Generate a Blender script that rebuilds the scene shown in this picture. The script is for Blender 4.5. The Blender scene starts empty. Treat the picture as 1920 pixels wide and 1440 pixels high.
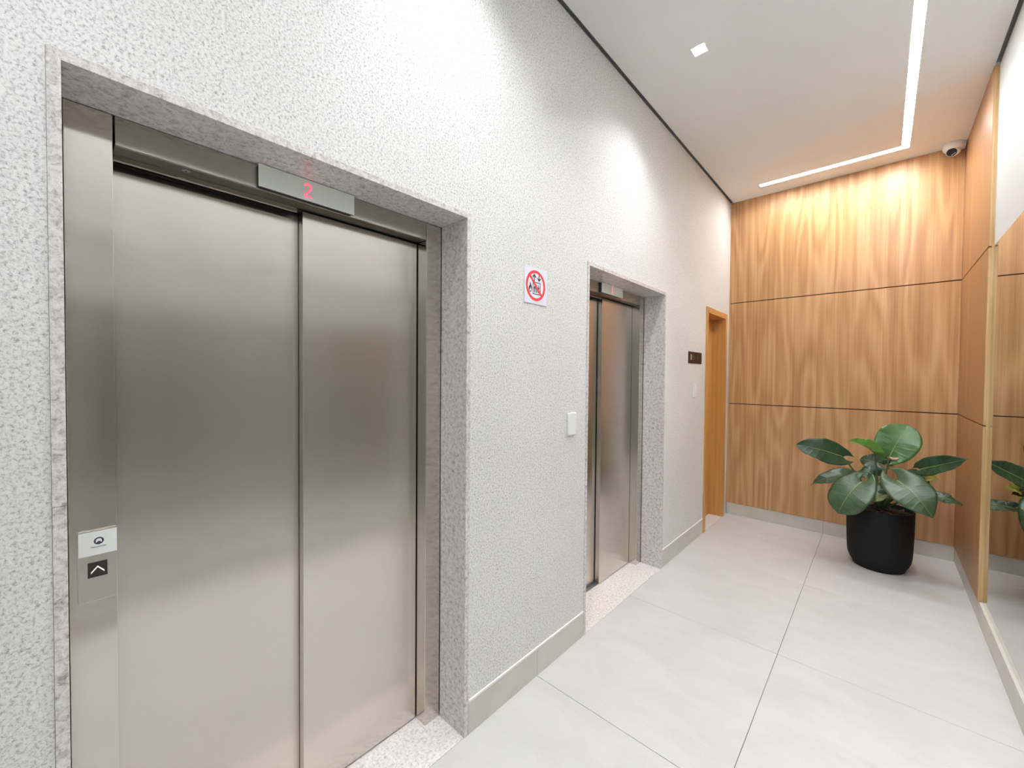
import bpy, bmesh, math, random
from mathutils import Vector, Matrix
random.seed(7)
S = bpy.context.scene
COL = S.collection

# ------------------------------------------------------------------ camera
W, L, HC = 1.738, 4.897, 3.398          # right wall plane, back panel plane, ceiling height
CAMP = Vector((1.2477, 0.0, 1.5))
yaw, pitch, roll, FPX = -0.738941, -0.020134, 0.008382, 759.70
cd = bpy.data.cameras.new('camera'); cam = bpy.data.objects.new('camera', cd); COL.objects.link(cam)
f0 = Vector((math.sin(yaw), math.cos(yaw), 0)); r0 = Vector((math.cos(yaw), -math.sin(yaw), 0)); u0 = Vector((0, 0, 1))
fw = f0*math.cos(pitch) + u0*math.sin(pitch); up = u0*math.cos(pitch) - f0*math.sin(pitch)
rt = r0*math.cos(roll) + up*math.sin(roll); up = up*math.cos(roll) - r0*math.sin(roll)
m = Matrix((rt, up, -fw)).transposed().to_4x4(); m.translation = CAMP
cam.matrix_world = m
cd.sensor_fit = 'HORIZONTAL'; cd.sensor_width = 36; cd.lens = FPX/1920*36; cd.clip_start = 0.02
S.camera = cam

# ------------------------------------------------------------------ world, exposure
wd = bpy.data.worlds.new('world'); S.world = wd; wd.use_nodes = True
wd.node_tree.nodes['Background'].inputs[0].default_value = (0.02, 0.02, 0.02, 1)
S.view_settings.view_transform = 'Standard'; S.view_settings.look = 'None'
S.view_settings.gamma = 1; S.view_settings.use_curve_mapping = False
S.view_settings.exposure = 1.0
LED_STRENGTH = 47.0        # emission of the LED strip
LED_COLOR = (0.965, 0.98, 1.0)
SPOT_POWER = 33.0          # each recessed downlight
SPOT_COLOR = (0.93, 0.965, 1.0)
S.cycles.max_bounces = 14; S.cycles.diffuse_bounces = 8; S.cycles.glossy_bounces = 8
S.cycles.sample_clamp_indirect = 0.0
S.cycles.blur_glossy = 0.3

# ------------------------------------------------------------------ node helpers
class N:
    def __init__(s, name):
        s.m = bpy.data.materials.new(name); s.m.use_nodes = True
        s.t = s.m.node_tree; s.b = s.t.nodes['Principled BSDF']
    def new(s, kind, **kw):
        n = s.t.nodes.new('ShaderNode' + kind)
        for k, v in kw.items():
            if k in n.inputs: n.inputs[k].default_value = v
            else: setattr(n, k, v)
        return n
    def ln(s, a, b): s.t.links.new(a, b); return s
    def set(s, **kw):
        for k, v in kw.items():
            k = k.replace('_', ' ')
            s.b.inputs[k].default_value = (*v, 1) if isinstance(v, tuple) and len(v) == 3 else v
        return s
    def coord(s, scale=(1, 1, 1), out='Object'):
        c = s.new('TexCoord'); mp = s.new('Mapping'); mp.inputs['Scale'].default_value = scale
        s.ln(c.outputs[out], mp.inputs['Vector']); return mp.outputs[0]
    def ramp(s, fac, stops):
        r = s.new('ValToRGB'); e = r.color_ramp.elements
        while len(e) < len(stops): e.new(0.5)
        for q, (p, c) in zip(e, stops):
            q.position = p; q.color = (*c, 1) if len(c) == 3 else c
        s.ln(fac, r.inputs[0]); return r.outputs[0]
    def bump(s, h, strength=0.3, dist=0.01):
        b = s.new('Bump', Strength=strength, Distance=dist); s.ln(h, b.inputs['Height']); s.ln(b.outputs[0], s.b.inputs['Normal'])
    def mix(s, a, b, fac, mode='MIX'):
        x = s.new('MixRGB', blend_type=mode)
        for sock, v in ((x.inputs[1], a), (x.inputs[2], b), (x.inputs[0], fac)):
            if hasattr(v, 'is_linked'): s.ln(v, sock)
            elif isinstance(v, tuple): sock.default_value = (*v, 1)
            else: sock.default_value = v
        return x.outputs[0]
    def noise(s, vec, scale, detail=3, rough=0.55, dist=0.0):
        n = s.new('TexNoise'); n.inputs['Scale'].default_value = scale; n.inputs['Detail'].default_value = detail
        n.inputs['Roughness'].default_value = rough; n.inputs['Distortion'].default_value = dist
        s.ln(vec, n.inputs['Vector']); return n.outputs[0]
    def math(s, op, a, b=0.0):
        x = s.new('Math', operation=op)
        for sock, v in ((x.inputs[0], a), (x.inputs[1], b)):
            if hasattr(v, 'is_linked'): s.ln(v, sock)
            else: sock.default_value = v
        return x.outputs[0]

def plain(name, col, rough=0.5, metal=0.0, spec=0.5):
    n = N(name); n.set(Base_Color=col, Roughness=rough, Metallic=metal); n.b.inputs['Specular IOR Level'].default_value = spec
    return n.m
def glow(name, col, strength):
    n = N(name); n.set(Base_Color=(0, 0, 0), Emission_Color=col, Emission_Strength=strength); return n.m

# stucco with stone flecks
n = N('flecked_plaster'); v = n.coord()
a = n.noise(v, 145, 4, 0.70, 0.4); b = n.noise(v, 1.1, 3)
c = n.ramp(a, [(0.31, (0.31, 0.30, 0.30)), (0.42, (0.61, 0.60, 0.60)), (0.52, (0.80, 0.795, 0.785)), (0.7, (0.87, 0.865, 0.855))])
c = n.mix(c, n.ramp(b, [(0.3, (0.93, 0.93, 0.92)), (0.7, (1, 1, 1))]), 1.0, 'MULTIPLY')
n.ln(c, n.b.inputs['Base Color']); n.set(Roughness=0.55); n.bump(a, 0.35, 0.004); M_STUCCO = n.m
M_BEAD = plain('plaster_bead', (0.80, 0.79, 0.76), 0.7)

# pinkish grey granite
n = N('pink_granite'); v = n.coord()
a = n.noise(v, 62, 5, 0.72, 0.5); b = n.noise(v, 200, 3, 0.6)
c = n.ramp(a, [(0.33, (0.36, 0.325, 0.32)), (0.43, (0.58, 0.545, 0.54)), (0.54, (0.72, 0.685, 0.68)), (0.66, (0.80, 0.77, 0.765))])
c = n.mix(c, n.ramp(b, [(0.34, (0.62, 0.59, 0.57)), (0.46, (1, 1, 1))]), 0.6, 'MULTIPLY')
n.ln(c, n.b.inputs['Base Color']); n.set(Roughness=0.22); M_GRANITE = n.m
n = N('pale_granite'); v = n.coord()
a = n.noise(v, 85, 5, 0.7, 0.5)
c = n.ramp(a, [(0.34, (0.42, 0.385, 0.375)), (0.46, (0.66, 0.62, 0.60)), (0.58, (0.76, 0.72, 0.70)), (0.7, (0.84, 0.81, 0.79))])
n.ln(c, n.b.inputs['Base Color']); n.set(Roughness=0.4); M_SILL = n.m

# veneer with vertical grain: contour lines of a stretched noise
def wood(name, dark, mid, light, rough=0.38, k=40.0, off=(0, 0, 0)):
    n = N(name); tc = n.new('TexCoord'); sp = n.new('SeparateXYZ'); n.ln(tc.outputs['Object'], sp.inputs[0])
    u = n.math('ADD', sp.outputs[0], sp.outputs[1])
    cb = n.new('CombineXYZ'); n.ln(u, cb.inputs[0]); n.ln(sp.outputs[2], cb.inputs[2])
    def st(sx, sz):
        mp = n.new('Mapping'); mp.inputs['Scale'].default_value = (sx, 1, sz); mp.inputs['Location'].default_value = off
        n.ln(cb.outputs[0], mp.inputs['Vector']); return mp.outputs[0]
    base = n.noise(st(5.5, 0.62), 1.0, 1, 0.35)
    rings = n.math('SINE', n.math('MULTIPLY', base, k))
    rings = n.math('ADD', n.math('MULTIPLY', rings, 0.5), 0.5)
    band = n.noise(st(52, 0.20), 1.0, 4, 0.6)
    fib = n.noise(st(260, 5), 1.0, 3, 0.6)
    f = n.math('ADD', n.math('ADD', n.math('MULTIPLY', rings, 0.24), n.math('MULTIPLY', band, 0.86)), n.math('MULTIPLY', fib, 0.36))
    c = n.ramp(f, [(0.42, dark), (0.70, mid), (0.98, light)])
    n.ln(c, n.b.inputs['Base Color']); n.set(Roughness=rough); n.bump(fib, 0.06, 0.002)
    return n.m
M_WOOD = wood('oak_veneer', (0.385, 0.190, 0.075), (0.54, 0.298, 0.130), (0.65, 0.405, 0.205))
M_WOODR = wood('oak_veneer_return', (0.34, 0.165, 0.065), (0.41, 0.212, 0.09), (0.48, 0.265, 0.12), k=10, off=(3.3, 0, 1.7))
M_EDGE = wood('oak_edge_band', (0.42, 0.24, 0.09), (0.58, 0.37, 0.165), (0.68, 0.47, 0.24), off=(1, 0, 5))
M_DOORWOOD = wood('honey_door_wood', (0.53, 0.265, 0.070), (0.61, 0.32, 0.095), (0.68, 0.375, 0.125), k=8, off=(7, 0, 2))
M_GROOVE = plain('dark_groove', (0.03, 0.012, 0.010), 0.8)

# brushed steel
def steel(name, col, rough, metal=0.9):
    n = N(name); v = n.coord((30, 30, 0.6)); a = n.noise(v, 1.0, 2)
    v2 = n.coord(); b = n.noise(v2, 2.2, 3)
    r = n.math('ADD', n.math('MULTIPLY', a, 0.04), n.math('ADD', n.math('MULTIPLY', b, 0.06), rough - 0.08))
    n.ln(r, n.b.inputs['Roughness']); n.set(Base_Color=col, Metallic=metal, Anisotropic=0.9)   # vertical brushing: spreads reflections sideways
    t = n.new('CombineXYZ'); t.inputs[0].default_value = 0.7071; t.inputs[1].default_value = 0.7071; n.ln(t.outputs[0], n.b.inputs['Tangent'])
    return n.m
M_STEEL = steel('brushed_steel', (0.70, 0.65, 0.60), 0.255, 1.0)
M_STEELF = steel('satin_steel', (0.68, 0.635, 0.585), 0.20, 1.0)
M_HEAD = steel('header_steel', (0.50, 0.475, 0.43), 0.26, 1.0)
M_SOFFIT = steel('shaded_soffit_steel', (0.21, 0.19, 0.165), 0.42, 1.0)  # darker copy of the header steel: shade under the header put into the colour
M_ALU = plain('aluminium_track', (0.42, 0.44, 0.47), 0.35, 0.9)
M_DARK = plain('dark_shaft', (0.012, 0.011, 0.010), 0.8)
M_DISPLAY = plain('grey_display_glass', (0.88, 0.93, 0.87), 0.2, 0.0, 0.5)
M_DISPSIDE = plain('dark_display_case', (0.05, 0.045, 0.045), 0.5)
M_RED = glow('red_led_digit', (1.0, 0.07, 0.115), 1.25)
M_REDDIM = glow('pink_led_digit', (1.0, 0.13, 0.16), 0.85)
M_CARD = plain('white_card', (0.80, 0.83, 0.82), 0.35)
M_INK = plain('dark_ink', (0.055, 0.05, 0.075), 0.6)
M_GREYINK = plain('grey_ink', (0.16, 0.19, 0.19), 0.6)
M_BUTTON = plain('black_button', (0.035, 0.028, 0.026), 0.3)
M_ARROW = glow('lit_arrow', (1.0, 0.98, 0.9), 0.5)

# floor
n = N('porcelain_tile'); v = n.coord((1, 2.2, 1))
a = n.noise(v, 2.6, 5, 0.6, 0.6); b = n.noise(n.coord(), 160, 2)
c = n.ramp(a, [(0.3, (0.545, 0.54, 0.53)), (0.55, (0.585, 0.58, 0.572)), (0.75, (0.615, 0.61, 0.603))])
c = n.mix(c, n.ramp(b, [(0.3, (0.95, 0.95, 0.945)), (0.6, (1, 1, 1))]), 1.0, 'MULTIPLY')
n.ln(c, n.b.inputs['Base Color']); n.set(Roughness=0.34); M_TILE = n.m
M_GROUT = plain('grout', (0.20, 0.185, 0.17), 0.8)
n = N('skirting_porcelain'); v = n.coord((1, 1, 1)); a = n.noise(v, 6, 4)
c = n.ramp(a, [(0.3, (0.57, 0.55, 0.49)), (0.7, (0.65, 0.63, 0.57))]); n.ln(c, n.b.inputs['Base Color']); n.set(Roughness=0.4); M_SKIRT = n.m
M_CEIL = plain('matt_ceiling_paint', (0.78, 0.785, 0.78), 0.9, 0, 0.2)
n = N('white_wall_paint'); a = n.noise(n.coord(), 120, 3); n.set(Base_Color=(0.61, 0.625, 0.62), Roughness=0.7); n.bump(a, 0.15, 0.003); M_PAINT = n.m
M_GAP = plain('shadow_gap_grey', (0.17, 0.17, 0.185), 0.7)
M_WHITE = plain('white_plastic', (0.82, 0.83, 0.82), 0.35)
M_SIGN = plain('white_sign_sheet', (0.78, 0.78, 0.86), 0.35)
M_SIGNRED = plain('sign_red', (0.86, 0.055, 0.065), 0.4)
M_BLACKINK = plain('sign_black', (0.03, 0.028, 0.035), 0.5)
M_PLAQUE = plain('dark_brown_plaque', (0.020, 0.010, 0.009), 0.35, 0, 0.2)
M_RELIEF = plain('plaque_relief', (0.09, 0.06, 0.055), 0.4)
M_PALE = plain('plaque_pale_mark', (0.50, 0.47, 0.40), 0.5)
n = N('mirror_glass'); n.set(Base_Color=(0.64, 0.675, 0.655), Metallic=1.0, Roughness=0.0); M_MIRROR = n.m
M_POT = None
n = N('black_pot'); a = n.noise(n.coord(), 170, 3); n.set(Base_Color=(0.010, 0.010, 0.011), Roughness=0.7); n.b.inputs['Specular IOR Level'].default_value = 0.25; n.bump(a, 0.35, 0.003); M_POT = n.m
n = N('potting_soil'); a = n.noise(n.coord(), 45, 4, 0.7)
c = n.ramp(a, [(0.4, (0.012, 0.009, 0.007)), (0.62, (0.045, 0.033, 0.026)), (0.75, (0.20, 0.16, 0.13))]); n.ln(c, n.b.inputs['Base Color']); n.set(Roughness=0.95); n.bump(a, 0.8, 0.02); M_SOIL = n.m

def leafmat(name, dark, light, rough=0.36):
    n = N(name); tc = n.new('TexCoord'); sp = n.new('SeparateXYZ'); n.ln(tc.outputs['UV'], sp.inputs[0])
    # side veins sweep forward from the midrib
    ph = n.math('MULTIPLY', n.math('SUBTRACT', sp.outputs[0], n.math('MULTIPLY', sp.outputs[1], 0.12)), 52.0)
    vein = n.math('POWER', n.math('ADD', n.math('MULTIPLY', n.math('SINE', ph), 0.5), 0.5), 7.0)
    a = n.noise(n.coord(), 16, 3)
    c = n.ramp(a, [(0.3, dark), (0.7, light)])
    c = n.mix(c, (light[0]*1.5, light[1]*1.35, light[2]*1.5), n.math('MULTIPLY', vein, 0.14))
    n.ln(c, n.b.inputs['Base Color']); n.set(Roughness=rough)
    n.bump(vein, 0.18, 0.005)
    return n.m
M_LEAF = leafmat('green_leaf', (0.034, 0.076, 0.032), (0.058, 0.116, 0.052))
M_LEAFD = leafmat('dark_leaf', (0.016, 0.048, 0.021), (0.030, 0.075, 0.033))
M_LEAFB = leafmat('bright_leaf', (0.085, 0.22, 0.03), (0.16, 0.33, 0.065))
M_LEAFT = leafmat('fresh_leaf', (0.050, 0.130, 0.036), (0.085, 0.185, 0.058))
M_LEAFY = leafmat('yellow_leaf', (0.36, 0.34, 0.03), (0.55, 0.50, 0.08), 0.5)
M_LEAFG = leafmat('faded_leaf', (0.13, 0.19, 0.07), (0.26, 0.26, 0.09), 0.5)
M_RIB = plain('pale_midrib', (0.27, 0.38, 0.13), 0.45)
M_STEM = plain('green_stem', (0.075, 0.13, 0.045), 0.5)
M_BARK = plain('bark_chips', (0.10, 0.078, 0.062), 0.9)
M_SHEATH = plain('pink_sheath', (0.50, 0.30, 0.22), 0.6)
M_LENS = plain('camera_black', (0.018, 0.018, 0.022), 0.15)
M_LED = glow('led_diffuser', LED_COLOR, LED_STRENGTH)
M_LAMP = glow('downlight_lens', SPOT_COLOR, 14.0)
M_CHROME = plain('bright_reflector', (0.85, 0.85, 0.86), 0.25, 1.0)

# ------------------------------------------------------------------ mesh helpers
def bx(bm, x0, x1, y0, y1, z0, z1, bev=0.0, seg=2):
    vs = [bm.verts.new(p) for p in ((x0, y0, z0), (x1, y0, z0), (x1, y1, z0), (x0, y1, z0), (x0, y0, z1), (x1, y0, z1), (x1, y1, z1), (x0, y1, z1))]
    fs = [bm.faces.new([vs[i] for i in q]) for q in ((3, 2, 1, 0), (4, 5, 6, 7), (0, 1, 5, 4), (1, 2, 6, 5), (2, 3, 7, 6), (3, 0, 4, 7))]
    if bev > 0:
        es = list({e for f in fs for e in f.edges})
        bmesh.ops.bevel(bm, geom=es, offset=bev, segments=seg, affect='EDGES', profile=0.5)
    return bm
def box(*a, **k): return bx(bmesh.new(), *a, **k)
def lathe(prof, seg=48, c=(0, 0)):
    bm = bmesh.new(); rings = []
    for r, z in prof:
        if r < 1e-6: rings.append([bm.verts.new((c[0], c[1], z))])
        else: rings.append([bm.verts.new((c[0] + r*math.cos(2*math.pi*i/seg), c[1] + r*math.sin(2*math.pi*i/seg), z)) for i in range(seg)])
    for A, B in zip(rings, rings[1:]):
        for i in range(seg):
            j = (i+1) % seg
            if len(A) == 1 and len(B) == 1: continue
            if len(A) == 1: bm.faces.new((A[0], B[j], B[i]))
            elif len(B) == 1: bm.faces.new((A[i], A[j], B[0]))
            else: bm.faces.new((A[i], A[j], B[j], B[i]))
    bmesh.ops.recalc_face_normals(bm, faces=bm.faces)
    return bm
def prism(bm, pts, to3, t):
    # pts: 2D outline; to3(u, v, w): 3D with w the thickness direction
    A = [bm.verts.new(to3(u, v, 0)) for u, v in pts]; B = [bm.verts.new(to3(u, v, t)) for u, v in pts]
    k = len(pts); bm.faces.new(B); bm.faces.new(A[::-1])
    for i in range(k): bm.faces.new((A[i], A[(i+1) % k], B[(i+1) % k], B[i]))
    bmesh.ops.recalc_face_normals(bm, faces=bm.faces); return bm
def tube(path, radii, seg=8):
    bm = bmesh.new(); rings = []
    for i, p in enumerate(path):
        p = Vector(p); d = (Vector(path[min(i+1, len(path)-1)]) - Vector(path[max(i-1, 0)])).normalized()
        s = d.cross(Vector((0.3, -0.9, 0.2))).normalized(); t = s.cross(d)
        r = radii[i] if isinstance(radii, (list, tuple)) else radii
        rings.append([bm.verts.new(p + (s*math.cos(2*math.pi*k/seg) + t*math.sin(2*math.pi*k/seg))*r) for k in range(seg)])
    for A, B in zip(rings, rings[1:]):
        for k in range(seg): bm.faces.new((A[k], A[(k+1) % seg], B[(k+1) % seg], B[k]))
    bm.faces.new(rings[0][::-1]); bm.faces.new(rings[-1])
    bmesh.ops.recalc_face_normals(bm, faces=bm.faces); return bm
def obj(name, bm, mat, parent=None, smooth=False, loc=None):
    me = bpy.data.meshes.new(name); bm.to_mesh(me); bm.free()
    if smooth:
        for p in me.polygons: p.use_smooth = True
    for mm in (mat if isinstance(mat, list) else [mat]): me.materials.append(mm)
    o = bpy.data.objects.new(name, me); COL.objects.link(o)
    if parent: o.parent = parent
    if loc: o.location = loc
    return o
def tag(o, label=None, cat=None, group=None, kind=None):
    if label: o['label'] = label
    if cat: o['category'] = cat
    if group: o['group'] = group
    if kind: o['kind'] = kind
    return o
def thing(name, label, cat, loc=(0, 0, 0), group=None, kind=None):
    o = bpy.data.objects.new(name, None); COL.objects.link(o); o.location = loc; o.empty_display_size = 0.1
    return tag(o, label, cat, group, kind)

# ------------------------------------------------------------------ setting
YN = -2.9                                  # end of the hall behind the camera
YA, YB, YC, YD = -0.024, 1.112, 1.997, 3.133
H1, SF, D1 = 2.155, 0.021, 0.162
HD, YE, YF = 2.179, 4.110, 4.797
ZS, Z1, Z2 = 0.132, 2.310, 1.217
YR = 3.790                                 # front edge of the veneered return
T = 0.023

# floor: grout bed with tiles as pieces
fl = obj('floor', box(-0.35, W+0.1, YN, L+0.15, -0.06, -0.004), M_GROUT); tag(fl, 'pale beige porcelain tiled floor of the elevator hall', 'floor', kind='structure')
g = 0.0012
xs = [0.0, 0.8596, W]; ys = [YN, -2.49, -1.475, -0.46, 0.555, 1.570, 2.585, 3.585, 4.592, L+0.03]
for j in range(len(ys)-1):
    for i in range(2):
        obj('tile', box(xs[i]+(0 if i == 0 else g), xs[i+1]-(g if i == 0 else 0), ys[j]+g, ys[j+1]-g, -0.02, 0.0, bev=0.0008, seg=1), M_TILE, fl)

# left wall, with openings for the elevators and the service door
bm = bmesh.new(); X0 = -0.36
HT = HC+0.05
bx(bm, X0, 0, YN, YA, 0, HT); bx(bm, X0, 0, YA, YB, H1, HT); bx(bm, X0, 0, YB, YC, 0, HT); bx(bm, X0, 0, YC, YD, H1, HT)
bx(bm, X0, 0, YD, YE+0.012, 0, HT); bx(bm, X0, 0, YE+0.012, YF-0.012, HD-0.012, HT); bx(bm, X0, 0, YF-0.012, L+0.15, 0, HT)
wl = obj('wall_left', bm, M_STUCCO); tag(wl, 'left wall of white flecked granular plaster around the elevators', 'wall', kind='structure')
# shaft backs behind the openings
obj('shaft_back', box(-0.42, -0.36, YN, L+0.15, -0.02, HT), M_DARK, wl)
for a, b in ((YB+0.002, YC-0.002), (YD+0.002, YE-0.002), (YN, YA-0.002)):
    obj('plaster_bead', box(-0.01, 0.0055, a, b, ZS, ZS+0.014, bev=0.004), M_BEAD, wl)
# back wall
wb = obj('wall_back', box(0.0, W+0.1, L+0.03, L+0.15, 0, HT), M_PAINT); tag(wb, 'back wall clad in three oak veneer panels', 'wall', kind='structure')
obj('backing_board', box(0.012, W-T, L+0.012, L+0.03, ZS, HC), M_GROOVE, wb)
G = 0.0042
for a, b in ((ZS-0.004, Z2-G), (Z2+G, Z1-G), (Z1+G, HC-0.001)):
    obj('wood_panel', box(0.0008, W-T-0.0005, L, L+0.012, a, b, bev=0.0008, seg=1), M_WOOD, wb)
# right wall
wr = obj('wall_right', box(W, W+0.1, YN, L+0.03, 0, HT), M_PAINT); tag(wr, 'white right wall above the mirror', 'wall', kind='structure')
obj('backing_board', box(W-0.010, W, YR, L+0.03, ZS-0.004, HC), M_EDGE, wr)
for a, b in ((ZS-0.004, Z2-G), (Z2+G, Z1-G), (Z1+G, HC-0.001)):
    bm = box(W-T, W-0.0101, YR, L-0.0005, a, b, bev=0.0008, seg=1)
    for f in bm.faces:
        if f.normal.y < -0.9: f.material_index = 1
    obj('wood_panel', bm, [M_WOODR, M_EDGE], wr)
# wall behind the camera
wn = obj('wall_near', box(-0.36, W+0.1, YN-0.1, YN, 0, HT), M_PAINT); tag(wn, 'plain white end wall behind the viewpoint', 'wall', kind='structure')

# skirting
def skirt(name, segs, label):
    root = thing(name, label, 'skirting', kind='structure')
    for s in segs: obj('skirting_tile', box(*s, bev=0.0012, seg=1), M_SKIRT, root)
    return root
j = 0.0006
skirt('baseboard_left', [(-0.005, 0.004, YN, YA-0.001, 0, ZS), (-0.005, 0.004, YB+0.001, 1.57-j, 0, ZS), (-0.005, 0.004, 1.57+j, YC-0.001, 0, ZS),
                         (-0.005, 0.004, YD+0.001, 3.585-j, 0, ZS), (-0.005, 0.004, 3.585+j, YE-0.001, 0, ZS)], 'beige skirting along the plaster wall between the elevators')
skirt('baseboard_back', [(0.012, 0.8596-j, L+0.004, L+0.03, 0, ZS-0.006), (0.8596+j, W-0.018, L+0.004, L+0.03, 0, ZS-0.006)], 'beige skirting under the oak back wall')
skirt('baseboard_right', [(W-0.0175, W, 3.585+j, L+0.003, 0, ZS-0.006)] + [(W-0.0175, W, a+j, a+1.015-j, 0, ZS-0.006) for a in (2.57, 1.555, 0.54, -0.475, -1.49)], 'beige skirting under the mirror')

# ceiling: plasterboard with a slot for the LED channel and square holes for the downlights
LX0, LX1 = 1.332, 1.382                   # LED slot along the hall
LY0, LY1 = 4.600, 4.662                   # LED slot across the hall
LXE, LYE = 0.322, -0.9                    # its two ends
DX, DS = 0.431, 0.040                     # downlight centre line and half width
DYS = [2.485, 1.010, -0.465, -1.94]
CX0, CX1 = 0.022, W-0.020
bm = bmesh.new()
def slab(x0, x1, y0, y1): bx(bm, x0, x1, y0, y1, HC, HC+0.02)
slab(CX0, DX-DS, YN, LY0); slab(DX+DS, LX0, YN, LY0); slab(LX1, CX1, YN, YR); slab(LX1, W, YR, LY0)
slab(CX0, LXE, LY0, LY1); slab(LX1, W, LY0, LY1); slab(CX0, W, LY1, L+0.03); slab(LX0, LX1, YN, LYE)
yy = [YN] + sorted(sum([[d-DS, d+DS] for d in DYS], [])) + [LY0]
for i in range(0, len(yy), 2): slab(DX-DS, DX+DS, yy[i], yy[i+1])
ce = obj('ceiling', bm, M_CEIL); tag(ce, 'smooth matt white plasterboard ceiling', 'ceiling', kind='structure')
obj('ceiling_void', box(-0.3, W+0.1, YN, L+0.15, HT, HT+0.1), M_GAP, ce)
obj('shadow_gap', bx(box(0.0, CX0, YN, L, HC+0.016, HC+0.03), 0.0, 0.0015, YN, L, HC, HC+0.016), M_GAP, ce)
obj('shadow_gap', bx(box(CX1, W, YN, YR, HC+0.016, HC+0.03), W-0.0015, W, YN, YR, HC, HC+0.016), M_GAP, ce)

# service door beside the back wall
dr = thing('door_1', 'honey wood door set in a deep frame in the far left corner', 'door', (0, YE, 0), kind='structure')
w_ = YF-YE; c_ = 0.055; zi = HD-0.055; zb = ZS-0.004
def dbox(name, *a, mat=M_DOORWOOD, **k): return obj(name, box(*a, **k), mat, dr)
dbox('casing', 0.0, 0.010, 0.0, c_, 0.0, HD, bev=0.0015)
dbox('casing', 0.0, 0.010, w_-c_, w_, 0.0, HD, bev=0.0015)
dbox('casing', 0.0, 0.010, c_, w_-c_, zi, HD, bev=0.0015)
dbox('jamb', -0.135, 0.0, 0.012, c_-0.0005, 0.0, zi)
dbox('jamb', -0.075, 0.0, w_-c_+0.0005, w_-0.012, 0.0, zi, bev=0.001)
dbox('jamb', -0.135, -0.0765, w_-c_+0.0015, w_-0.012, 0.0, zi, bev=0.001)
dbox('jamb', -0.135, 0.0, 0.012, w_-0.012, zi+0.0005, HD-0.012)
dbox('door_leaf', -0.160, -0.124, c_-0.02, w_-c_+0.015, 0.006, zi+0.01, bev=0.001)
dbox('threshold', -0.16, -0.0005, 0.012, w_-0.012, -0.02, 0.0, mat=M_SILL)

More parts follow.
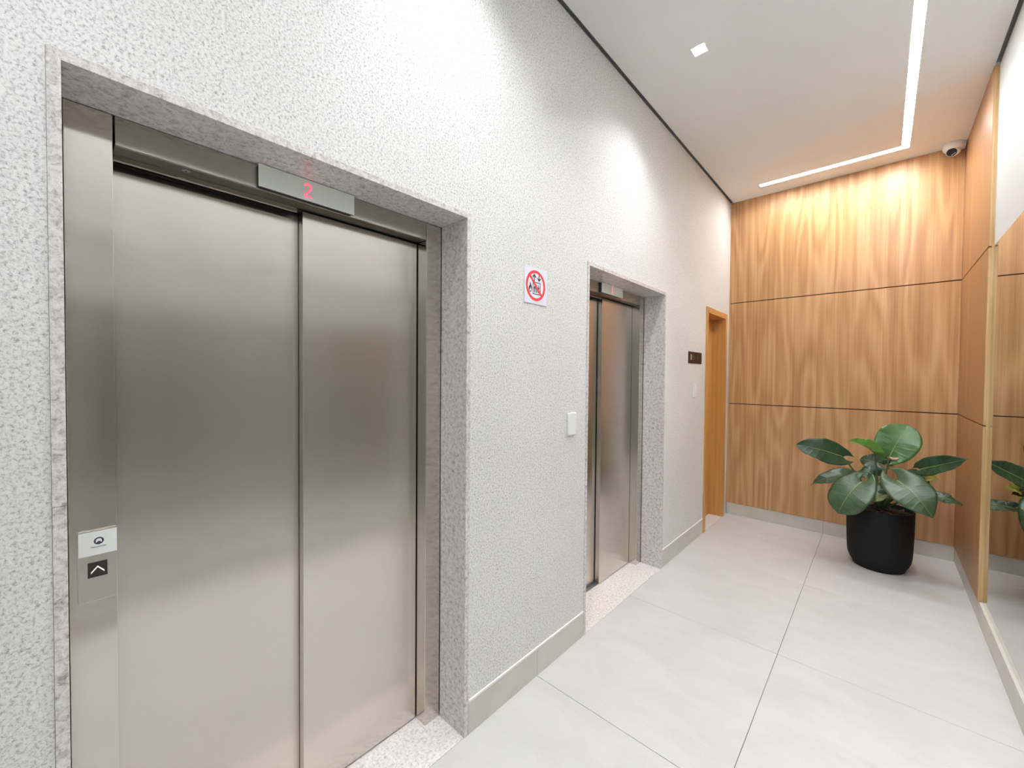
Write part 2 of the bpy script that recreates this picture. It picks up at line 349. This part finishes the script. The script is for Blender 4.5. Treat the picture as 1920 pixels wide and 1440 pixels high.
# ------------------------------------------------------------------ elevators
def text_mesh(txt, size):
    cu = bpy.data.curves.new('t', 'FONT'); cu.body = txt; cu.size = size; cu.align_x = 'CENTER'; cu.extrude = 0.0002
    o = bpy.data.objects.new('t', cu); COL.objects.link(o)
    bpy.context.view_layer.update()
    me = bpy.data.meshes.new_from_object(o.evaluated_get(bpy.context.evaluated_depsgraph_get()))
    bpy.data.objects.remove(o); bm = bmesh.new(); bm.from_mesh(me); bpy.data.meshes.remove(me); return bm
def onwall(bm, x, y, z):                   # XY drawing -> facing +X, reading along +Y
    for v in bm.verts: v.co = Vector((x + v.co.z, y + v.co.x, z + v.co.y))
    return bm
def elevator(y0, label, digit, full):
    e = thing('elevator', label, 'elevator', (0, y0, 0))
    wd_ = YB-YA; yi0, yi1 = SF, wd_-SF; zf = H1-SF
    F = 0.004
    def P(name, bm, mat, **k): return obj(name, bm, mat, e, **k)
    jz = 1.223
    for (a, b) in ((0.0005, SF), (wd_-SF, wd_-0.0005)):
        left = a < 0.1; zz = jz if left else 0.811
        P('granite_jamb', box(-D1, F, a, b, 0, zz-0.0005, bev=0.001, seg=1), M_GRANITE)
        bm = bmesh.new(); zt = H1-0.0005
        pts = [(a, zz+0.0005), (b, zz+0.0005), (b, zf if left else zt), (a, zt if left else zf)]
        prism(bm, pts, lambda u, v, t: (-D1+t, u, v), D1+F)
        P('granite_jamb', bm, M_GRANITE)
    bm = bmesh.new(); q = 0.0008
    prism(bm, [(0.0005+q, H1-0.0005), (SF+q, zf), (wd_-SF-q, zf), (wd_-0.0005-q, H1-0.0005)], lambda u, v, t: (-D1+t, u, v), D1+F)
    P('granite_lintel', bm, M_GRANITE)
    P('granite_sill', box(-0.238, -0.001, 0.001, wd_-0.001, -0.02, 0.0, bev=0.0006, seg=1), M_SILL)
    P('sill_joint', box(-0.0009, 0.0, 0.0, wd_, -0.02, -0.001), M_GROUT)
    bm = box(-0.31, -0.2385, 0.05, wd_-0.05, -0.03, -0.006)
    for xa in (-0.246, -0.262, -0.284, -0.305): bx(bm, xa, xa+0.006, 0.05, wd_-0.05, -0.006, -0.001)
    P('sill_track', bm, M_ALU)
    # steel portal
    ya, yb = 0.106, 1.038                  # clear opening, relative to y0
    P('steel_jamb', box(-0.31, -D1, yi0+0.001, ya-0.0015, 0.0005, zf-0.001, bev=0.0012), M_STEELF)
    P('steel_jamb', box(-0.31, -D1-0.003, yb, yi1-0.001, 0.0005, zf-0.001, bev=0.0012), M_STEELF)
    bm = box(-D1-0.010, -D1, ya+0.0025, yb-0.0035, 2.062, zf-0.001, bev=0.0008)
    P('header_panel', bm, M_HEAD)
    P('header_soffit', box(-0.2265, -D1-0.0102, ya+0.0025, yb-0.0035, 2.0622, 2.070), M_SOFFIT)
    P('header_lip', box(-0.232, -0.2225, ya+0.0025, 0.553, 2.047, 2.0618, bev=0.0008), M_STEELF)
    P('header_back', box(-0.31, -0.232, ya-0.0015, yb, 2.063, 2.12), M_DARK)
    P('sliding_door', box(-0.262, -0.229, 0.572, yb-0.004, 0.006, 2.0575, bev=0.0012), M_STEEL)
    P('sliding_door', box(-0.300, -0.268, ya+0.001, 0.64, 0.006, 2.0575, bev=0.0012), M_STEEL)
    # floor display
    d = P('floor_display', box(-0.1475, -0.145, 0.416, 0.715, 2.065, 2.1325, bev=0.0006), M_DISPLAY)
    obj('display_case', box(-D1+0.0005, -0.1477, 0.419, 0.712, 2.0675, 2.131), M_DISPSIDE, d)
    bm = bmesh.new()
    if digit == 2: # two as strokes
        path = [(0.0, 0.034), (0.006, 0.039), (0.014, 0.039), (0.019, 0.033), (0.018, 0.024), (0.011, 0.016), (0.002, 0.007), (0.0, 0.0), (0.021, 0.0)]
    else: path = [(0.010, 0.0), (0.010, 0.042)]
    hw = 0.0026 if digit == 2 else 0.0042
    for (u1, v1), (u2, v2) in zip(path, path[1:]):
        dv = Vector((u2-u1, v2-v1)); ln = dv.length; dv /= ln; nn = Vector((-dv.y, dv.x))*hw; ex = dv*hw*0.7
        a = Vector((u1, v1))-ex; b = Vector((u2, v2))+ex
        prism(bm, [tuple(a+nn), tuple(a-nn), tuple(b-nn), tuple(b+nn)], lambda u, v, t: (-0.145+t, 0.548+u, 2.0785+v), 0.0006)
    obj('red_digit', bm, M_RED if digit == 2 else M_REDDIM, d)
    bm = lathe([(0, 2.0595), (0.007, 2.0595), (0.009, 2.0605), (0.009, 2.0625)], 20, (-0.190, 0.251))
    ks = P('key_switch', bm, M_ALU)
    obj('keyhole', box(-0.1945, -0.1855, 0.2492, 0.2528, 2.0590, 2.0596), M_DARK, ks)
    if full:
        c = P('call_panel', box(-D1, -0.154, 0.036, 0.1035, 0.945, 1.1175, bev=0.0008), M_STEELF)
        obj('label_card', box(-0.1541, -0.1532, 0.0375, 0.1035, 1.057, 1.1145), M_CARD, c)
        # ring emblem with an arch, and the maker's line under it
        bm = bmesh.new(); k = 28; R, r = 0.0085, 0.0
        cy, cz = 0.072, 1.0905
        prism(bm, [(cy+0.0088*math.cos(2*math.pi*i/k), cz+0.0088*math.sin(2*math.pi*i/k)) for i in range(k)], lambda u, v, t: (-0.1532+t, u, v), 0.0003)
        obj('emblem', bm, M_INK, c)
        arch = [(-0.0052, -0.0042)] + [(0.0052*math.cos(t_)*1.0, 0.0008+0.0048*math.sin(t_)) for t_ in [math.pi*(1-i/10) for i in range(11)]] + [(0.0052, -0.0042), (0.0, 0.0)]
        bm = bmesh.new(); prism(bm, [(cy+u, cz+v) for u, v in arch], lambda u, v, t: (-0.1529+t, u, v), 0.0003)
        obj('emblem_arch', bm, M_CARD, c)
        obj('maker_text', onwall(text_mesh('ThyssenKrupp', 0.0046), -0.1530, cy-0.001, 1.0755), M_GREYINK, c)
        b = obj('call_button', box(-0.1545, -0.1528, 0.0525, 0.0865, 1.003, 1.040, bev=0.0008), M_BUTTON, c)
        bm = bmesh.new()
        for s in (-1, 1):
            prism(bm, [(0.0695, 1.0265), (0.0695, 1.0300), (0.0695+s*0.0115, 1.0165), (0.0695+s*0.0115, 1.0125)], lambda u, v, t: (-0.1528+t, u, v), 0.0005)
        obj('arrow', bm, M_ARROW, c)
    return e
elevator(YA, 'large nearer brushed steel elevator with call panel, showing a red 2', 2, True)
elevator(YC, 'farther brushed steel elevator beyond the prohibition sign, showing a pink bar', 1, False)

# ------------------------------------------------------------------ mirror on the right wall
mir = obj('wall_mirror', box(W-0.003, W-0.0005, -2.3, YR-0.0005, ZS-0.004, Z1, bev=0.0004, seg=1), M_MIRROR)
tag(mir, 'long frameless mirror on the right wall reflecting plant and oak panels', 'mirror')

# ------------------------------------------------------------------ prohibition sign
sg = thing('prohibition_sign', 'square white sign with red ring and slash, no elevators during fire', 'sign', (0.0, 1.4465, 1.848))
wS, hS, X = 0.170, 0.176, 0.004
obj('plate', box(0.0005, X, 0, wS, 0, hS, bev=0.0006), M_SIGN, sg)
oy, oz = 0.083, 0.088
def flat(name, polys, mat, t=0.0003, x=X):
    bm = bmesh.new()
    for p_ in polys: prism(bm, p_, lambda u, v, w: (x+w, u, v), t)
    return obj(name, bm, mat, sg)
k = 56
bm = bmesh.new(); Ro, Ri = 0.0735, 0.0600
for i in range(k):
    a, b = 2*math.pi*i/k, 2*math.pi*(i+1)/k
    prism(bm, [(oy+Ri*math.cos(a), oz+Ri*math.sin(a)), (oy+Ro*math.cos(a), oz+Ro*math.sin(a)), (oy+Ro*math.cos(b), oz+Ro*math.sin(b)), (oy+Ri*math.cos(b), oz+Ri*math.sin(b))], lambda u, v, w: (X+w, u, v), 0.0006)
obj('red_ring', bm, M_SIGNRED, sg)
s = 0.7071; h_ = 0.0062; q = 0.0625
flat('red_slash', [[(oy-q*s-h_*s, oz+q*s-h_*s), (oy-q*s+h_*s, oz+q*s+h_*s), (oy+q*s+h_*s, oz-q*s+h_*s), (oy+q*s-h_*s, oz-q*s-h_*s)]], M_SIGNRED, 0.0008)
def rect(a, b, c, d): return [(a, c), (b, c), (b, d), (a, d)]
uy = 0.072
flat('up_arrow', [rect(uy-0.0030, uy+0.0030, 0.100, 0.132), [(uy, 0.146), (uy-0.0145, 0.129), (uy-0.0105, 0.125), (uy, 0.134), (uy+0.0105, 0.125), (uy+0.0145, 0.129)]], M_BLACKINK)
dy = 0.108
flat('down_arrow', [rect(dy-0.0030, dy+0.0030, 0.116, 0.142), [(dy, 0.111), (dy-0.0145, 0.125), (dy-0.0105, 0.129), (dy, 0.121), (dy+0.0105, 0.129), (dy+0.0145, 0.125)]], M_BLACKINK)
flat('cabin_pictogram', [rect(0.060, 0.064, 0.049, 0.105), rect(0.116, 0.120, 0.049, 0.105), rect(0.060, 0.120, 0.046, 0.050), rect(0.060, 0.120, 0.102, 0.106)], M_BLACKINK)
ppl = []
for c_y in (0.075, 0.090, 0.105):
    ppl += [rect(c_y-0.006, c_y+0.006, 0.072, 0.084), rect(c_y-0.0045, c_y-0.0008, 0.055, 0.072), rect(c_y+0.0008, c_y+0.0045, 0.055, 0.072), [(c_y+0.0037*math.cos(t*math.pi/4), 0.0895+0.0037*math.sin(t*math.pi/4)) for t in range(8)]]
flat('passenger_pictogram', ppl, M_BLACKINK)
flat('flame_pictogram', [[(0.030, 0.064), (0.032, 0.078), (0.038, 0.086), (0.040, 0.102), (0.048, 0.090), (0.053, 0.080), (0.055, 0.068), (0.052, 0.058), (0.044, 0.053), (0.036, 0.055)]], M_BLACKINK)
flat('flame_core', [[(0.036, 0.064), (0.041, 0.071), (0.043, 0.077), (0.046, 0.070), (0.050, 0.066), (0.048, 0.060), (0.043, 0.057), (0.038, 0.059)]], M_SIGN, 0.0006)

# ------------------------------------------------------------------ blank plates and the tactile plaque
def plate(y0, y1, z0, z1, label):
    r, k = 0.010, 6; bm = bmesh.new()
    def rr(in_):
        out = []
        for cy, cz, a0 in ((y1-r, z1-r, 0), (y0+r, z1-r, 90), (y0+r, z0+r, 180), (y1-r, z0+r, 270)):
            for i in range(k+1):
                a = math.radians(a0+90*i/k); out.append((cy+(r-in_)*math.cos(a), cz+(r-in_)*math.sin(a)))
        return out
    layers = [[bm.verts.new((x, u, v)) for u, v in rr(i_)] for x, i_ in ((0.0005, 0.0015), (0.003, 0.0), (0.0085, 0.0), (0.0105, 0.0022))]
    nn = len(layers[0])
    for A, B in zip(layers, layers[1:]):
        for i in range(nn): bm.faces.new((A[i], A[(i+1) % nn], B[(i+1) % nn], B[i]))
    bm.faces.new(layers[-1]); bm.faces.new(layers[0][::-1]); bmesh.ops.recalc_face_normals(bm, faces=bm.faces)
    o = obj('blank_wall_plate', bm, M_WHITE); tag(o, label, 'wall plate'); return o
plate(1.809, 1.889, 1.181, 1.302, 'white blank plate with rounded corners left of the farther elevator')
plate(3.765, 3.850, 1.322, 1.452, 'white blank plate under the small dark plaque')
pq = thing('stair_plaque', 'small dark brown plaque with pale stair mark beside the honey door', 'sign', (0.0, 3.648, 1.626))
obj('plate', box(0.0005, 0.006, 0, 0.338, 0, 0.101, bev=0.0008), M_PLAQUE, pq)
bm = bmesh.new()
for i in range(4): # pale zigzag stair mark
    z = 0.030+i*0.0125; prism(bm, [(0.035, z), (0.075, z), (0.075, z+0.004), (0.064-0.006*(i % 2), z+0.009), (0.045, z+0.006)], lambda u, v, w: (0.006+w, u, v), 0.0006)
obj('stair_pictogram', bm, M_PALE, pq)
bm = bmesh.new()
for (u, v) in ((0.115, 0.070), (0.12, 0.058), (0.115, 0.047), (0.12, 0.034), (0.16, 0.034), (0.205, 0.06), (0.225, 0.05), (0.215, 0.034), (0.235, 0.034)):
    bx(bm, 0.006, 0.0068, u, u+0.014, v, v+0.006, bev=0.0003, seg=1)
tag(obj('braille_dots', bm, M_RELIEF, pq), kind='stuff')

# ------------------------------------------------------------------ ceiling lights
ld = thing('linear_light', 'bright L-shaped white LED channel recessed in the ceiling', 'ceiling light', (0, 0, HC))
RZ = 0.028
bm = box(LX0, LX1, LYE, LY1, RZ, RZ+0.004); bx(bm, LXE, LX0-0.0001, LY0, LY1, RZ, RZ+0.004)
obj('diffuser', bm, M_LED, ld)
bm = bmesh.new()
for a in ((LX0, LX0+0.001, LYE, LY0), (LX1-0.001, LX1, LYE, LY1), (LXE+0.001, LX0, LY0, LY0+0.001), (LXE+0.001, LX1-0.001, LY1-0.001, LY1), (LXE, LXE+0.001, LY0, LY1)):
    bx(bm, a[0], a[1], a[2], a[3], 0.0003, 0.034)
obj('channel', bm, M_WHITE, ld)

def downlight(y, label):
    t = thing('recessed_downlight', label, 'ceiling light', (DX, y, HC), 'square recessed downlights along the plaster wall')
    bm = bmesh.new()
    for a in ((-DS, -DS+0.004, -DS, DS), (DS-0.004, DS, -DS, DS), (-DS+0.004, DS-0.004, -DS, -DS+0.004), (-DS+0.004, DS-0.004, DS-0.004, DS)):
        bx(bm, *a, -0.001, 0.024)
    obj('frame', bm, M_CEIL, t)
    obj('reflector', box(-DS+0.004, DS-0.004, -DS+0.004, DS-0.004, 0.020, 0.024), M_CHROME, t)
    obj('lens', lathe([(0, 0.013), (0.026, 0.013), (0.028, 0.016), (0.028, 0.02)], 28), M_LAMP, t)
    ldat = bpy.data.lights.new('downlight_beam', 'SPOT'); ldat.energy = SPOT_POWER; ldat.color = SPOT_COLOR
    ldat.spot_size = math.radians(122); ldat.spot_blend = 1.0; ldat.shadow_soft_size = 0.022
    lo = bpy.data.objects.new('downlight_beam', ldat); COL.objects.link(lo); lo.parent = t; lo.location = (0, 0, 0.006)
    return t
downlight(DYS[0], 'glaring square downlight in the ceiling right of the plaster wall')
downlight(DYS[1], 'downlight over the nearer elevator, just above the top of the picture')
downlight(DYS[2], 'downlight in the ceiling beside the viewpoint, out of the picture')
downlight(DYS[3], 'downlight in the ceiling at the hall end behind the viewpoint')

# ------------------------------------------------------------------ security camera
sc = thing('security_camera', 'white turret security camera in the ceiling corner above the oak panels', 'camera', (1.640, 4.828, HC))
sc.scale = (1.12, 1.12, 1.12)
obj('base', lathe([(0, 0.0), (0.054, 0.0), (0.056, -0.004), (0.055, -0.030), (0.049, -0.042), (0.044, -0.044), (0, -0.044)], 40), M_WHITE, sc, smooth=True)
aim = Vector((-0.30, -0.72, -0.62)).normalized()
rot = Vector((0, 0, 1)).rotation_difference(aim).to_matrix().to_4x4()
def along(bm, off):
    for v in bm.verts: v.co = rot @ v.co + off
    return bm
cc = Vector((0, 0, -0.046))
prof = [(0.0, -0.040)] + [(0.040*math.sin(a), -0.040*math.cos(a)) for a in [math.pi*i/14 for i in range(1, 11)]] + [(0.0275, 0.0285)]
obj('eyeball', along(lathe(prof, 36), cc), M_WHITE, sc, smooth=True)
obj('lens_window', along(lathe([(0.0275, 0.0270), (0.0275, 0.0295), (0.026, 0.0305), (0, 0.0308)], 32), cc), M_LENS, sc)
obj('light_sensor', along(box(-0.013, 0.013, -0.0185, -0.0140, 0.0309, 0.0313), cc), M_PALE, sc)
obj('cable_box', box(0.040, 0.061, -0.02, 0.05, -0.034, 0.0, bev=0.002), M_WHITE, sc)

# ------------------------------------------------------------------ black outlet behind the plant
ot = obj('wall_outlet', box(1.300, 1.340, L-0.008, L-0.0002, 0.735, 0.790, bev=0.002), M_BUTTON)
tag(ot, 'small black outlet on the oak wall behind the plant', 'outlet')

# ------------------------------------------------------------------ potted plant
PX, PY = 1.258, 4.375
pp = thing('potted_plant', 'broad-leaved green plant in a round black pot in the back corner', 'plant', (PX, PY, 0))
obj('pot', lathe([(0, 0.0), (0.150, 0.0), (0.158, 0.004), (0.163, 0.022), (0.178, 0.046), (0.191, 0.080), (0.197, 0.125), (0.200, 0.20), (0.203, 0.30), (0.205, 0.468), (0.203, 0.475), (0.196, 0.475), (0.192, 0.468), (0.190, 0.36), (0, 0.36)], 64), M_POT, pp, smooth=True)
bm = lathe([(0, 0.452)] + [(0.189*i/8, 0.450 - 0.012*(i/8)**2) for i in range(1, 9)], 40)
for v in bm.verts: v.co.z += random.uniform(-0.006, 0.010)
obj('soil', bm, M_SOIL, pp)
bm = bmesh.new()
for i in range(26): # bark chips lying on the soil
    a = random.uniform(0, 6.28); r = 0.16*math.sqrt(random.random()); c = Vector((r*math.cos(a), r*math.sin(a), 0.458))
    d = Vector((math.cos(a*3), math.sin(a*3), 0.2))*random.uniform(0.012, 0.03); s = Vector((-d.y, d.x, 0))*0.3
    vs = [bm.verts.new(c+q_) for q_ in (-d-s, d-s*0.4, d+s, -d+s*0.6)]; up_ = [bm.verts.new(v.co+Vector((0, 0, 0.004))) for v in vs]
    bm.faces.new(up_); [bm.faces.new((vs[i_], vs[(i_+1) % 4], up_[(i_+1) % 4], up_[i_])) for i_ in range(4)]
tag(obj('bark_chips', bm, M_BARK, pp), kind='stuff')

def leaf(B, Tp, nrm, hw, tip=(1.75, 0.92), lobe=0.25, fold=0.15, droop=0.05, mat=M_LEAF, wav=0.008, twist=0.0, ph=0.0, peak=0.28, root=(0, 0, 0.44), rib=True, stem=True, curl=0.0):
    o_ = Vector((PX, PY, 0)); B = Vector(B)-o_; Tp = Vector(Tp)-o_
    ax = Tp-B; ln = ax.length; ax.normalize(); nr = Vector(nrm); nr = (nr-ax*nr.dot(ax)).normalized(); sd = ax.cross(nr)
    ns, nu = 22, 7
    bm = bmesh.new(); uvl = bm.loops.layers.uv.new('UVMap'); uvs = {}
    def width(s):
        if s < peak: t = s/peak; r0 = 0.42+lobe; return hw*(r0+(1-r0)*math.sin(t*math.pi/2))
        t = (s-peak)/(1-peak); return hw*max(0.0, (1-t**tip[0]))**tip[1]
    def mid(s): return B + ax*ln*s + nr*(4*droop*s*(1-s))
    ribp = []
    grid = {}
    for sidei, sg_ in ((0, -1), (1, 1)):
        for i in range(ns+1):
            s = (i/ns)**1.35; c = mid(s); w = width(s)
            th = math.radians(78)*max(0.0, 1-s/0.42)**1.25
            tw = twist*s*s
            n2 = nr*math.cos(tw)+sd*math.sin(tw); s2 = sd*math.cos(tw)-nr*math.sin(tw)
            for j in range(nu+1):
                u = j/nu
                if j == 0 and (0, i, 0) in grid: grid[(1, i, 0)] = grid[(0, i, 0)]; continue
                bend = th*(0.55+0.45*u)
                h = fold*w*u - curl*w*u*u + wav*math.sin(s*13+ph+sg_*1.3)*u*u + 0.003*math.sin(s*40+u*3)*u
                p = c + (s2*sg_*math.cos(bend) - ax*math.sin(bend))*w*u + n2*h
                v = bm.verts.new(p); grid[(sidei, i, j)] = v; uvs[v] = (s, u)
            if sidei == 0: ribp.append(c+n2*0.0012)
        for i in range(ns):
            for j in range(nu):
                q_ = [grid[(sidei, i, j)], grid[(sidei, i+1, j)], grid[(sidei, i+1, j+1)], grid[(sidei, i, j+1)]]
                if sg_ > 0: q_ = q_[::-1]
                try: fc = bm.faces.new(q_)
                except ValueError: continue
                for lp in fc.loops: lp[uvl].uv = uvs[lp.vert]
    lf = obj('leaf', bm, mat, pp, smooth=True)
    sm = lf.modifiers.new('thick', 'SOLIDIFY'); sm.thickness = 0.0014; sm.offset = -1
    if rib: obj('midrib', tube(ribp, [0.0036*(1-0.8*i/ns) for i in range(ns+1)], 6), M_RIB, lf, smooth=True)
    if stem:
        R0 = Vector(root); P1 = R0.lerp(B, 0.55)+Vector((0, 0, 0.05)); path = []
        for i in range(11):
            t = i/10; path.append(R0*(1-t)**2 + P1*2*t*(1-t) + B*t*t)
        obj('stem', tube(path, [0.0085-0.0035*i/10 for i in range(11)], 8), M_STEM, pp, smooth=True)
    return lf
#LEAVES
leaf((1.026, 4.280, 0.856), (0.727, 4.120, 0.940), (-0.25, -0.85, 0.5), hw=0.105, tip=(2.4, 0.75), lobe=0.34, fold=0.10, droop=0.03, mat=M_LEAFD, ph=1.0)
leaf((1.220, 4.360, 0.898), (1.055, 4.260, 0.998), (-0.1, -0.6, 0.8), hw=0.055, lobe=0.5, fold=0.9, droop=0.02, mat=M_LEAFB, ph=2.0, rib=False)
leaf((1.309, 4.400, 0.888), (1.407, 4.500, 1.139), (0.1, -0.88, 0.45), hw=0.135, tip=(2.4, 0.65), lobe=0.16, fold=0.12, droop=0.03, mat=M_LEAFT, ph=0.4, peak=0.42)
leaf((1.482, 4.360, 0.816), (1.696, 4.160, 0.954), (-0.05, -0.84, 0.54), hw=0.075, lobe=0.42, fold=0.25, droop=0.0, mat=M_LEAFD, ph=0.2, twist=0.5)
leaf((1.151, 4.200, 0.688), (1.019, 4.080, 0.437), (-0.15, -0.78, 0.6), hw=0.135, tip=(2.6, 0.62), lobe=0.30, fold=0.05, droop=0.05, curl=0.12, mat=M_LEAF, ph=2.6, peak=0.4)
leaf((1.351, 4.200, 0.736), (1.533, 4.060, 0.530), (0.12, -0.8, 0.58), hw=0.135, lobe=0.40, fold=0.08, droop=0.05, curl=0.10, mat=M_LEAF, ph=0.9, peak=0.36)
leaf((1.111, 4.420, 0.679), (0.822, 4.280, 0.589), (-0.1, -0.55, 0.83), hw=0.085, lobe=0.2, fold=0.12, droop=0.05, mat=M_LEAF, ph=3.0)
leaf((1.270, 4.560, 0.784), (1.123, 4.620, 0.803), (-0.1, -0.8, 0.58), hw=0.085, lobe=0.3, fold=0.1, droop=0.02, mat=M_LEAFD, ph=1.7)
leaf((1.223, 4.500, 0.693), (1.114, 4.540, 0.708), (-0.1, -0.65, 0.75), hw=0.075, lobe=0.3, fold=0.1, droop=0.03, mat=M_LEAFD, ph=4.0)
leaf((1.523, 4.420, 0.608), (1.706, 4.400, 0.579), (0.1, -0.62, 0.78), hw=0.055, lobe=0.2, fold=0.12, droop=0.03, mat=M_LEAF, ph=2.2, peak=.2)
leaf((1.505, 4.400, 0.735), (1.583, 4.360, 0.753), (0.0, -0.75, 0.66), hw=0.040, lobe=0.2, fold=0.15, droop=0.02, mat=M_LEAFY, ph=0.2)
leaf((1.424, 4.420, 0.742), (1.540, 4.400, 0.705), (0.0, -0.7, 0.7), hw=0.060, lobe=0.2, fold=0.12, droop=0.03, mat=M_LEAFD, ph=0.2)
leaf((1.288, 4.240, 0.623), (1.183, 4.170, 0.524), (-0.1, -0.75, 0.65), hw=0.045, lobe=0.15, fold=0.15, droop=0.02, mat=M_LEAFG, ph=0.2)
leaf((1.312, 4.300, 0.652), (1.227, 4.220, 0.610), (-0.1, -0.75, 0.65), hw=0.05, lobe=0.15, fold=0.15, droop=0.02, mat=M_LEAFD, ph=1.2)
obj('leaf_sheath', tube([Vector((1.336, 4.380, 0.869))-Vector((PX, PY, 0))+Vector(q_) for q_ in ((-0.028, 0, 0.014), (-0.012, -0.006, 0.0), (0.010, -0.006, 0.002), (0.028, 0, 0.014))], [0.004, 0.011, 0.011, 0.003], 8), M_SHEATH, pp, smooth=True)
#ENDLEAVES
